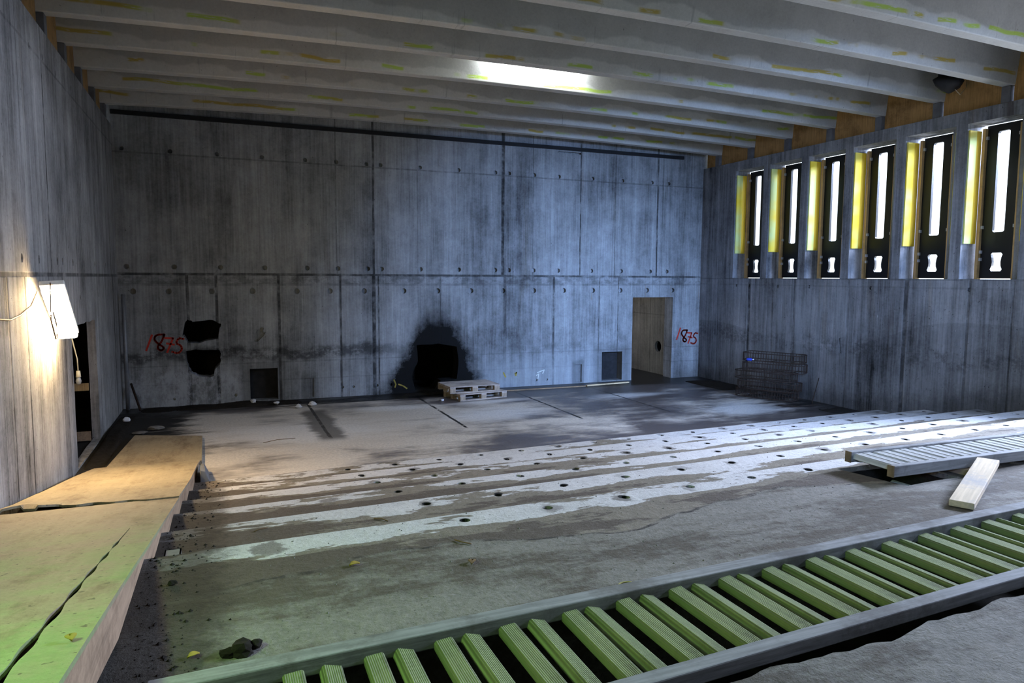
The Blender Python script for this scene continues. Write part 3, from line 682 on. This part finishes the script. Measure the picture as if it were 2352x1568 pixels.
# ================================================================== RAMP
RP = [(10.1, .065), (9.2, .20), (8.13, .34), (6.98, .54), (4.76, .92), (3.63, 1.12), (2.2, 1.36), (.6, 1.63), (-.8, 1.86)]
def rz(y):
    for (a, za), (b, zb) in zip(RP, RP[1:]):
        if y >= b: t = (a-y)/(a-b); return za+(zb-za)*t
    return RP[-1][1]
def rxr(y): return -.33-.0165*(10.1-y)
rampo = empty('plywood_ramp', (-1.1, 5, 0), label='wide weathered plywood ramp climbing along the left wall', cat='ramp')
off = Matrix.Translation((1.1, -5, 0))
def rpart(mb, nm, mat, parent=None, **k):
    o = mb.build(nm, mat, rampo if parent is None else parent, **k)
    if parent is None: o.matrix_parent_inverse = off
    return o
def sheet(y0, y1, xl, xr, th=.021, ny=30, nx=10, lift=lambda x, y: 0, top0=0):
    mb = MB(); vs = []; fs = []
    for j in range(ny+1):
        y = y0+(y1-y0)*j/ny; l = xl(y); r_ = xr(y)
        for i in range(nx+1):
            x = l+(r_-l)*i/nx; vs.append((x, y, rz(y)+top0+lift(x, y)))
    n = len(vs); vs += [(v[0], v[1], v[2]-th) for v in vs]; W = nx+1
    for j in range(ny):
        for i in range(nx):
            q = (j*W+i, j*W+i+1, (j+1)*W+i+1, (j+1)*W+i); fs += [q, tuple(k+n for k in reversed(q))]
    for j in range(ny):
        fs += [(j*W, (j+1)*W, (j+1)*W+n, j*W+n), (j*W+nx, j*W+nx+n, (j+1)*W+nx+n, (j+1)*W+nx)]
    for i in range(nx): fs += [(i, i+n, i+1+n, i+1), (ny*W+i, ny*W+i+1, ny*W+i+1+n, ny*W+i+n)]
    return mb.add(vs, fs)
def tear(x): return 6.68+.12*math.sin(x*5+1)*.3-.12*(x+1.1)+.03*math.sin(x*23)
xl_ = lambda y: XL+.04+(.0 if y < 8 else (y-8)*.085)
split = lambda y: -.60-.012*(5-y)
# upper sheet (far) and two near sheets with a split between them
def curl(x, y):
    d = y-tear(x); return max(0, .035*(1-d/.5))*max(0, math.sin((x+1.8)*4.2+.5))**2 if 0 <= d < .5 else 0
def rag_sheet_far():
    mb = MB(); nx = 60; ny = 34; vs = []; fs = []
    for j in range(ny+1):
        for i in range(nx+1):
            t = j/ny; yy = 10.1*(1-t); x0 = xl_(8); 
            u = i/nx
            # y from 10.1 to the torn lip
            x = xl_(8)+(rxr(8)-xl_(8))*u
            ye = tear(x) if x < -.62 else tear(-.62)+(.0)
            y = 10.1+(ye-10.1)*t; x = xl_(y)+(rxr(y)-xl_(y))*u
            vs.append((x, y, rz(y)+.012+curl(x, y)))
    n = len(vs); vs += [(v[0], v[1], v[2]-.02) for v in vs]; W = nx+1
    for j in range(ny):
        for i in range(nx):
            q = (j*W+i, j*W+i+1, (j+1)*W+i+1, (j+1)*W+i); fs += [q, tuple(k+n for k in reversed(q))]
    for j in range(ny): fs += [(j*W, (j+1)*W, (j+1)*W+n, j*W+n), (j*W+nx, j*W+nx+n, (j+1)*W+nx+n, (j+1)*W+nx)]
    for i in range(nx): fs += [(i, i+n, i+1+n, i+1), (ny*W+i, ny*W+i+1, ny*W+i+1+n, ny*W+i+n)]
    return mb.add(vs, fs)
rpart(rag_sheet_far(), 'deck_sheet', M['ramp'])
def splitw(y): return .012*max(0, (5.1-y)/2.5)+.006*math.sin(y*17)*(y < 4.6)
rpart(sheet(-.8, 5.1, xl_, lambda y: split(y)-splitw(y)-.002, ny=90), 'deck_sheet', M['ramp'])
rpart(sheet(-.8, 5.1, lambda y: split(y)+splitw(y)+.002, rxr, ny=90), 'deck_sheet', M['ramp'])
rpart(sheet(5.1, 6.60, xl_, rxr, ny=12), 'deck_sheet', M['ramp'])
sbt = lambda y: .19+.012*max(0, 6-y)
mb = MB(); vs = []; ys = [10.05, 9.4, 8.9, 8.1, 7, 6, 5, 4, 3, 2, 1, -.8]
for y in ys:
    d = min(sbt(y), max(.02, rz(y)-.03)); x = rxr(y)-.012; zt = rz(y)-.0
    vs += [(x, y, zt), (x, y, zt-d), (x-.07, y, zt-d), (x-.07, y, zt-.022)]
    # outer face stays a little inside the sheet edge
vs2 = []
for k, v in enumerate(vs): vs2.append((v[0], v[1], v[2]-(.022 if k % 4 == 0 else 0)))
fs = [(0, 1, 2, 3)]+[(j*4+q, j*4+(q+1) % 4, (j+1)*4+(q+1) % 4, (j+1)*4+q) for j in range(len(ys)-1) for q in range(4)]
rpart(MB().add(vs2, fs), 'side_beam', M['ramp_beam'])
# boards under the ramp
for y in (1.0, 3.0, 5.2, 7.2, 8.8):
    zt = rz(y)-.03
    rpart(MB().box((XL+.08, y-.05, max(0, zt-.15)), (rxr(y)-.09, y+.05, zt-.015)), 'cross_bearer', M['ramp_beam'])
o = MB().add([(-1.43, 10.14, .06), (-.31, 10.11, .06), (-.34, 11.75, .05), (-1.30, 12.15, .05), (-1.43, 10.14, .0), (-.31, 10.11, .0), (-.34, 11.75, .0), (-1.30, 12.15, .0)],
    [(0, 1, 2, 3), (7, 6, 5, 4), (0, 4, 5, 1), (1, 5, 6, 2), (2, 6, 7, 3), (3, 7, 4, 0)]).build('plywood_sheet', M['ramp'])
tag(o, 'brown plywood sheet lying flat on the floor at the foot of the ramp', 'sheet')
o = MB().add([(-.32, 9.9, 0), (-.20, 8.98, .09), (-.31, 8.98, .09), (-.33, 9.86, .30), (-.22, 9.0, .40), (-.30, 8.98, .28), (-.26, 9.9, 0), (-.27, 9.86, .2)],
    [(0, 6, 1, 2), (3, 4, 5), (0, 2, 5, 3), (6, 7, 4, 1), (1, 4, 5, 2), (0, 3, 7, 6), (3, 7, 4)]) if False else None
o = MB().add([(-.31, 9.72, 0), (-.22, 9.72, 0), (-.17, 8.95, 0), (-.30, 8.95, 0), (-.31, 9.68, .12), (-.27, 9.68, .12), (-.24, 8.98, .20), (-.30, 8.98, .22)],
    [(3, 2, 1, 0), (4, 5, 6, 7), (0, 1, 5, 4), (1, 2, 6, 5), (2, 3, 7, 6), (3, 0, 4, 7)]).build('concrete_wedge', M['dark_concrete'], bevel=.01)
tag(o, 'small pale concrete wedge beside the lower right corner of the ramp', 'wedge')
mb = MB()   # little box-section offcut
mb.box((-.36, 4.60, .774), (-.27, 4.608, .86)).box((-.36, 4.42, .774), (-.352, 4.608, .86)).box((-.278, 4.42, .774), (-.27, 4.608, .86)).box((-.36, 4.42, .852), (-.27, 4.608, .86)).box((-.36, 4.42, .774), (-.27, 4.608, .78))
o = mb.build('steel_offcut', M['stone']); tag(o, 'small hollow square steel offcut tucked under the ramp edge', 'offcut')

# ================================================================== SLATTED GRILLES
def slat_mb(length, w_, h_, roll, mat_c=.018):
    # long axis y, chamfered far top corner
    mb = MB(); c = math.cos(roll); s = math.sin(roll)
    prof = [(-w_/2+.006, -h_), (w_/2-.006, -h_), (w_/2, -h_+.006), (w_/2, -.008), (w_/2-.008, 0), (-w_/2+.008, 0), (-w_/2, -.008), (-w_/2, -h_+.006)]
    prof = [(x*c-z*s, x*s+z*c) for x, z in prof]; n = len(prof); rings = []
    for y, dz in ((0, 0), (length-mat_c, 0), (length, -mat_c)):
        rings.append([(x, y, z+(dz if z > -h_*.3 else 0)) for x, z in prof])
    vs = [v for r in rings for v in r]; fs = [tuple(range(n-1, -1, -1)), tuple(range(2*n, 3*n))]
    for j in range(2):
        for q in range(n): fs.append((j*n+q, j*n+(q+1) % n, (j+1)*n+(q+1) % n, (j+1)*n+q))
    return mb.add(vs, fs)
def rail_mb(x0, x1, yo, w_, z0, z1, slope):
    return MB().add([(x0, yo+slope*x0, z0), (x1, yo+slope*x1, z0), (x1, yo+slope*x1+w_, z0), (x0, yo+slope*x0+w_, z0), (x0, yo+slope*x0, z1), (x1, yo+slope*x1, z1), (x1, yo+slope*x1+w_, z1), (x0, yo+slope*x0+w_, z1)],
        [(0, 3, 2, 1), (4, 5, 6, 7), (0, 1, 5, 4), (1, 2, 6, 5), (2, 3, 7, 6), (3, 0, 4, 7)])
g1 = empty('slatted_grille', (0, 0, PZ), label='large green slatted timber grille in the foreground, over a trench', cat='grille', group='slatted floor grilles')
inv1 = Matrix.Translation((0, 0, -PZ))
SL = .042
GZ = 1.0
far = rail_mb(-.3, 5.55, 2.765, .09, PZ-.02, GZ, SL).build('rail', M['rail'], g1, bevel=.006); far.matrix_parent_inverse = inv1
near = rail_mb(-.3, 5.55, 2.06, .075, GZ-.065, GZ, .052).build('rail', M['rail'], g1, bevel=.006); near.matrix_parent_inverse = inv1
proto = {}
k = -3
while True:
    xb = .665+.3045*k; 
    if xb > 5.45: break
    for typ, x in (('b', xb), ('a', xb+.165)):
        y0 = 2.06+.052*x+.07; y1 = 2.765+SL*x-.004; zt = GZ-.03
        if x < -.27: continue
        if typ not in proto:
            o = slat_mb(y1-y0, .082, .052, math.radians(5) if typ == 'a' else math.radians(-15)).build('slat', M['slat'], g1)
            proto[typ] = o
        else:
            o = proto[typ].copy(); COL.objects.link(o); o.parent = g1
        o.location = (x, y0, zt-PZ-(.0 if typ == 'a' else .008)); o.rotation_euler = (0, 0, .012*math.sin(k*2.3))
    k += 1
# second, raised grille lying over the pit
g2 = empty('slatted_grille', (4.72, 4.0, PZ), label='grey slatted timber grille lifted out of its pit, at the right', cat='grille', group='slatted floor grilles')
A = Vector((4.72, 4.26)); B = Vector((4.66, 3.77))
dirx = Vector((1, .035)).normalized()
def g2b(mb, nm, mat, **k):
    o = mb.build(nm, mat, g2, **k); o.matrix_parent_inverse = Matrix.Translation((-4.72, -4.0, -PZ)); return o
Lg = 3.6
g2.rotation_euler = (0, .019, 0); g2.location.z = PZ+.066; G2T = 1.035
def obar(p, d, L_, w_, z0, z1):   # bar along d from p, width to +perp
    pr = Vector((-d.y, d.x))*w_; q = [p, p+d*L_, p+d*L_+pr, p+pr]
    return MB().add([(v.x, v.y, z0) for v in q]+[(v.x, v.y, z1) for v in q], [(0, 3, 2, 1), (4, 5, 6, 7), (0, 1, 5, 4), (1, 2, 6, 5), (2, 3, 7, 6), (3, 0, 4, 7)])
g2b(obar(Vector((4.64, 3.76)), dirx, Lg, .055, PZ+.002, G2T), 'rail', M['rail'], bevel=.006)
g2b(obar(Vector((4.70, 4.21)), dirx, Lg, .055, PZ+.002, G2T), 'rail', M['rail'], bevel=.006)
for q in (Vector((4.635, 3.76)), Vector((4.695, 4.21))):
    g2b(obar(q, dirx, .008, .056, PZ+.001, G2T+.001), 'rail_end', M['rail_end'])
n_s = 0; x = 4.70
first = None
while x < 8.1:
    y0 = 3.76+.035*(x-4.64)+.058; y1 = 4.21+.035*(x-4.70)-.003
    if first is None:
        o = slat_mb(y1-y0, .085, .05, 0, .01).build('slat', M['slat_grey'], g2); first = o
    else:
        o = first.copy(); COL.objects.link(o); o.parent = g2
    o.location = (x+.05-4.72, y0-4.0, G2T-.012-PZ); o.rotation_euler = (0, 0, math.radians(-2))
    x += .087+(.036 if n_s % 2 else .004); n_s += 1
for q, (x, zt) in enumerate(((5.45, .052), (6.9, .026))):
    tag(MB().box((x, 3.70, PZ), (x+.09, 4.42, PZ+zt-.002)).build('packing_lath', M['ramp_beam']), 'timber packing lath under the lifted grey grille, %s of two' % ('nearer the open pit', 'farther right')[q] if False else ('timber packing lath under the raised grey grille, nearer the open pit' if q == 0 else 'timber packing lath under the raised grey grille, farther right'), 'lath')
# bearer laths down in the pit
for j in range(3):
    x = 4.80+.17*j
    o = slat_mb(.46, .03, .04, 0).build('pit_lath', M['slat_grey']); o.location = (x+.06, 3.78, PZ-.13)
    tag(o, 'weathered lath in the open pit below the grey grille, %s from the left' % ordn[j], 'lath', 'laths in the pit')
# loose plank
P0, P1, P2, P3 = Vector((4.59, 3.29)), Vector((4.74, 3.22)), Vector((6.12, 4.01)), Vector((5.98, 4.13))
o = MB().box((-.075, -.56, 0), (.075, .56, .045)).build('loose_plank', M['plank'], bevel=.004)
o.location = (5.13, 3.47, PZ)
dv = (P2-P1).normalized(); o.rotation_euler = (math.radians(4.4), 0, math.atan2(.50, 1.0)-math.pi/2)
o.location.z = PZ+.048
tag(o, 'short pale wooden plank propped against the grey slatted grille', 'plank')

# ================================================================== BACK HALL OBJECTS
def pallet(loc, rz_, label):
    t = empty('pallet', loc, rz_, label, 'pallet', 'wooden pallets'); Lx, W = 1.1, .75
    for y in (-W/2, -.05, W/2-.1): MB().box((-Lx/2, y, 0), (Lx/2, y+.1, .022)).build('bottom_board', M['pallet'], t, bevel=.003)
    for x in (-Lx/2, -.06, Lx/2-.12):
        for y in (-W/2, -.05, W/2-.1): MB().box((x, y, .022), (x+.12, y+.1, .10)).build('block', M['pallet_block'], t, bevel=.003)
        MB().box((x, -W/2, .10), (x+.12, W/2, .122)).build('stringer_board', M['pallet'], t)
    for j in range(5):
        y = -W/2+j*(W-.13)/4; MB().box((-Lx/2, y, .122), (Lx/2, y+.13, .144)).build('top_board', M['pallet'], t, bevel=.003)
    return t
pallet((4.86, 13.95, 0), math.radians(10), 'lower of two stacked wooden pallets by the back wall')
pallet((4.74, 14.02, .145), math.radians(3), 'upper of two stacked wooden pallets by the back wall')
o = MB().box((-.6, -.03, 0), (.6, .03, .03)).build('wooden_batten', M['batten'], bevel=.003); o.location = (8.32, 14.44, .012); o.rotation_euler = (0, 0, .10)
tag(o, 'pale wooden batten on the floor near the doorway', 'batten')
# long dark edging lath at the foot of the back wall
o = MB().box((5.6, 14.40, 0), (7.75, 14.46, .02)).build('edge_lath', M['ramp_beam']); tag(o, 'long dark lath on the floor along the back wall, right of the pallets', 'lath')

def cage(loc, rz_, tilt, label, L_=1.25, W=.48, H=.17):
    t = empty('rebar_cage', loc, rz_, label, 'rebar cage', 'stacked rebar cages'); t.rotation_euler = (tilt[0], tilt[1], rz_)
    pl = rrect(0, 0, L_, W, .12, 5)
    for z in (0.012, H): MB().tube([(p[0], p[1], z) for p in pl], .009, 6, closed=True).build('hoop', M['rust'], t, smooth=True)
    mb = MB(); per = []
    pts = [Vector(p) for p in pl]; pts.append(pts[0]); acc = 0
    for a_, b_ in zip(pts, pts[1:]):
        d = (b_-a_).length
        while acc < d: per.append(a_+(b_-a_)*acc/d); acc += .058
        acc -= d
    for p in per: mb.tube([(p.x, p.y, .01), (p.x, p.y, H)], .005, 4)
    mb.build('upright_bars', M['rust'], t)
    mb = MB()
    for x in (-.4, 0, .4): mb.tube([(x, -W/2, .015), (x, W/2, .015)], .006, 5)
    mb.build('cross_bars', M['rust'], t)
    return t
rzc = math.radians(-66)
for i, (x, y, z, dr, tl, where) in enumerate(((10.62, 11.75, .0, 0, 0, 'lowest of the stack'), (10.56, 11.62, .19, .08, 0, 'second from the bottom'), (10.60, 11.78, .38, -.05, 0, 'third from the bottom'),
        (10.66, 11.60, .57, .10, 0, 'fourth from the bottom, under the blue bottle'), (10.76, 11.72, .76, .02, 0, 'topmost of the stack'))):
    cage((x, y, z), rzc+dr, (0, tl), 'rusty rebar cage against the right wall, %s' % where)
t = empty('blue_bottle', (10.36, 12.0, .76), math.radians(-50), 'small blue bottle with a white cap lying on the stacked rebar cages', 'bottle')
MB().tube([(-.07, 0, .03), (-.06, 0, .03), (.03, 0, .03), (.05, 0, .03)], [.02, .03, .03, .018], 12).build('body', M['blue'], t, smooth=True)
MB().tube([(.05, 0, .03), (.08, 0, .03)], .018, 12).build('cap', M['white'], t, smooth=True)
for i, (p, lab) in enumerate((([(10.9, 10.78, .01), (11.05, 10.85, .25), (11.18, 10.9, .5)], 'bent rusty rod poking out of the rebar stack towards the wall'), ([(10.1, 10.85, .01), (10.4, 10.6, .02), (10.8, 10.45, .06)], 'bent rusty rod on the floor beside the rebar stack'))):
    tag(MB().tube(p, .008, 6).build('steel_rod', M['rust'], smooth=True), lab, 'rod')

# black bundle hung under the ceiling by the right wall
t = empty('hanging_bundle', (10.80, 8.15, 5.66), label='black bundle with a thin wire loop hanging between beams by the right wall', cat='bundle')
MB().rock((0, 0, -.02), .22, (1.45, .75, .7), 4).build('bag', M['lead'], t, smooth=True)
MB().tube([(.05, -.02, .44), (.22, -.05, .3), (.34, -.05, .1), (.33, -.05, -.1), (.2, -.05, -.22), (.1, -.03, -.14)], .005, 5).build('wire_loop', M['cable_w'], t, smooth=True)

# rubble and litter
def stone(x, y, z, r, mat, label, cat='stone', seed=0, sz=(1.2, 1, .7), grp='loose lumps on the floor'):
    o = MB().rock((0, 0, r*sz[2]*.9), r, sz, seed).build('plaster_lump' if mat == 'white' else 'stone', M[mat]); o.location = (x, y, z)
    return tag(o, label, cat, grp)
stone(.50, 14.55, .03, .06, 'white', 'white plaster lump at the foot of the back wall, left of the low niche', 'plaster lump', 1)
stone(.92, 14.35, .02, .045, 'white', 'greyish plaster lump just right of the low niche', 'plaster lump', 2)
stone(1.29, 13.90, .0, .055, 'white', 'pinkish white plaster lump on the floor before the back wall', 'plaster lump', 3)
stone(1.56, 14.02, .0, .06, 'white', 'white plaster lump nearest the dark stained joint in the floor', 'plaster lump', 4, (1.5, 1, .7))
stone(4.08, 13.72, .0, .03, 'white', 'tiny white lump on the floor left of the pallets', 'plaster lump', 5)
stone(-1.55, 13.4, .03, .045, 'white', 'pale lump in the dirt by the back left corner', 'plaster lump', 6, (1.2, .7, 1.1))
stone(-1.05, 12.75, .0, .09, 'stone', 'flat grey stone beside the plywood sheet', 'stone', 7, (1.6, .8, .3))
stone(-1.27, 12.45, .0, .07, 'stone', 'flat stone between the plywood sheet and the left doorway', 'stone', 8, (1.8, .8, .35))
stone(-.23, 4.15, PZ-.172, .016, 'stone', 'small bluish pebble in the dark beside the ramp', 'stone', 9)
stone(-.27, 3.85, PZ, .018, 'soil', 'small dark pebble in shadow beside the ramp', 'stone', 10)
def mound(name, x0, x1, y0, y1, h, z, mat, label, nx=60, ny=8, seed=0):
    r = random.Random(seed); mb = MB(); vs = []; W = nx+1
    ph = [r.uniform(0, 6) for _ in range(8)]
    for j in range(ny+1):
        for i in range(nx+1):
            u, v = i/nx, j/ny; e = (4*v*(1-v))**.7*min(1, 8*u, 8*(1-u))
            x = x0+(x1-x0)*u; y = y0+(y1-y0)*v
            wob = .6+.25*math.sin(x*3+ph[0])+.2*math.sin(x*7+y*3+ph[1])+.25*r.random()
            long_x = (x1-x0) > (y1-y0)
            if j in (0, ny) and long_x: y += .04*math.sin(x*5+ph[2])+r.uniform(-.015, .015)
            vs.append((x, y, z-.01+h*e*max(.1, wob)))
    fs = [(j*W+i, j*W+i+1, (j+1)*W+i+1, (j+1)*W+i) for j in range(ny) for i in range(nx)]
    o = mb.add(vs, fs).build(name, M[mat], smooth=True); return tag(o, label, 'soil', kind='stuff')
mound('soil', -1.5, 1.5, 14.32, 14.90, .07, 0, 'soil', 'dark soil heaped along the foot of the back wall at the left', 90, 10, 1)
mound('soil', 3.4, 5.6, 14.46, 14.90, .04, 0, 'soil', 'dark ash and soil under the burnt recess', 60, 8, 2)
mound('soil', 10.3, 11.18, 12.75, 14.4, .04, 0, 'soil', 'dark soil along the right wall, beyond the rebar cages', 12, 40, 3)
mound('soil', 10.5, 11.18, 9.85, 10.35, .04, 0, 'soil', 'dark soil at the foot of the right wall by the lowest step', 12, 20, 6)
mound('soil', -1.74, -1.46, 10.3, 14.2, .07, 0, 'soil', 'dark rubble soil along the left wall by the doorway', 10, 60, 4)
def gravel(name, spots, label, seed):
    r = random.Random(seed); mb = MB()
    for (x, y, z, s) in spots:
        q = [(s*r.uniform(.6, 1.2)*a, s*r.uniform(.6, 1.2)*b, s*r.uniform(.5, 1.)*c) for a, b, c in ((1, 0, 0), (-1, 0, 0), (0, 1, 0), (0, -1, 0), (0, 0, 1), (0, 0, -.3))]
        mb.add([(x+a, y+b, z+c) for a, b, c in q], [(0, 2, 4), (2, 1, 4), (1, 3, 4), (3, 0, 4), (2, 0, 5), (1, 2, 5), (3, 1, 5), (0, 3, 5)])
    return tag(mb.build(name, M['soil'] if 'soil' in label else M['stone']), label, 'gravel', kind='stuff')
def tz(x, y):
    s = 9.25+.05*x-y
    if s < OFF: return 0.
    return RI*(min(5, int((s-OFF)/TR))+.5)
r = random.Random(11); sp = []
for _ in range(900):
    y = r.uniform(2.9, 8.9); x = rxr(y)+.02+abs(r.gauss(0, .16))
    if 4.35 < y < 4.7 and x < -.2: continue
    sp.append((x, y, tz(x, y), (.003+.013*r.random()**3)))
gravel('soil_crumbs', sp, 'dark soil crumbs scattered along the edge of the ramp', 1)
sp = []
for _ in range(900):
    x = r.uniform(.1, 6.5); y = r.uniform(3.1, 8.6)
    if 4.4 < x and y < 4.4: continue
    sp.append((x, y, tz(x, y), r.uniform(.003, .009)))
gravel('grit', sp, 'fine grit scattered over the pale raked concrete', 2)
def leaf(x, y, z, s, rot, mat, label, nm='dead_leaf', cat='leaf'):
    mb = MB(); vs = []; n = 7
    for i in range(n+1):
        t = i/n; w_ = s*.35*math.sin(math.pi*t)+.001
        for k in (-1, 0, 1): vs.append((s*(t-.5), k*w_, .004+s*.16*abs(k)+s*.12*math.sin(t*3)))
    fs = [(i*3+k, i*3+k+1, (i+1)*3+k+1, (i+1)*3+k) for i in range(n) for k in (0, 1)]
    o = mb.add(vs, fs).build(nm, M[mat], smooth=True); so = o.modifiers.new('s', 'SOLIDIFY'); so.thickness = .002
    o.location = (x, y, z); o.rotation_euler = (0, 0, rot); return tag(o, label, cat)
leaf(-.15, 3.06, PZ, .05, .4, 'leaf', 'curled yellow leaf on the concrete beside the ramp, left of the dark clump')
leaf(1.22, 3.55, PZ, .06, 1.2, 'twig', 'brown leaf in the middle of the top platform')
leaf(.62, 3.75, PZ, .06, .2, 'leaf', 'withered leaf on the greenish concrete, centre left')
leaf(-.50, 2.66, rz(2.66)+.002, .05, 1.9, 'leaf', 'yellow leaf by the near edge of the ramp')
o = MB().rock((0, 0, .02), .045, (1.2, 1, .6), 21).rock((.05, .02, .015), .03, (1, 1, .7), 22).rock((-.05, -.01, .012), .028, (1.2, 1, .7), 23).build('dirt_clump', M['soil']); o.location = (.03, 3.03, PZ)
tag(o, 'dark clump of dirt on the concrete near the grille rail', 'clump')
pts = [(.045*math.cos(a*math.pi/9), .03*math.sin(a*math.pi/9), .006) for a in range(18)]
o = MB().tube(pts, .004, 6, closed=True).build('straw_ring', M['straw'], smooth=True); o.location = (1.86, 3.0, PZ); tag(o, 'small ring of straw by the rail of the front grille', 'ring')
for i, (x, y, a_, L_, lab) in enumerate(((1.27, 3.86, 2.2, .12, 'thin twig on the concrete near the centre of the platform'), (.75, 11.2, .3, .5, 'long bent twig on the pale floor beyond the ramp'), (.2, 5.0, .5, .1, 'small twig on the steps near the ramp'), (1.0, 4.9, -.8, .12, 'short twig on the third tread from the top'))):
    z = tz(x, y)+.006
    o = MB().tube([(-L_/2, 0, 0), (0, L_*.12, .004), (L_/2, 0, 0)], .004, 5).build('twig', M['twig'], smooth=True); o.location = (x, y, z); o.rotation_euler = (0, 0, a_); tag(o, lab, 'twig')
# trench shade comes from the near-black bed above
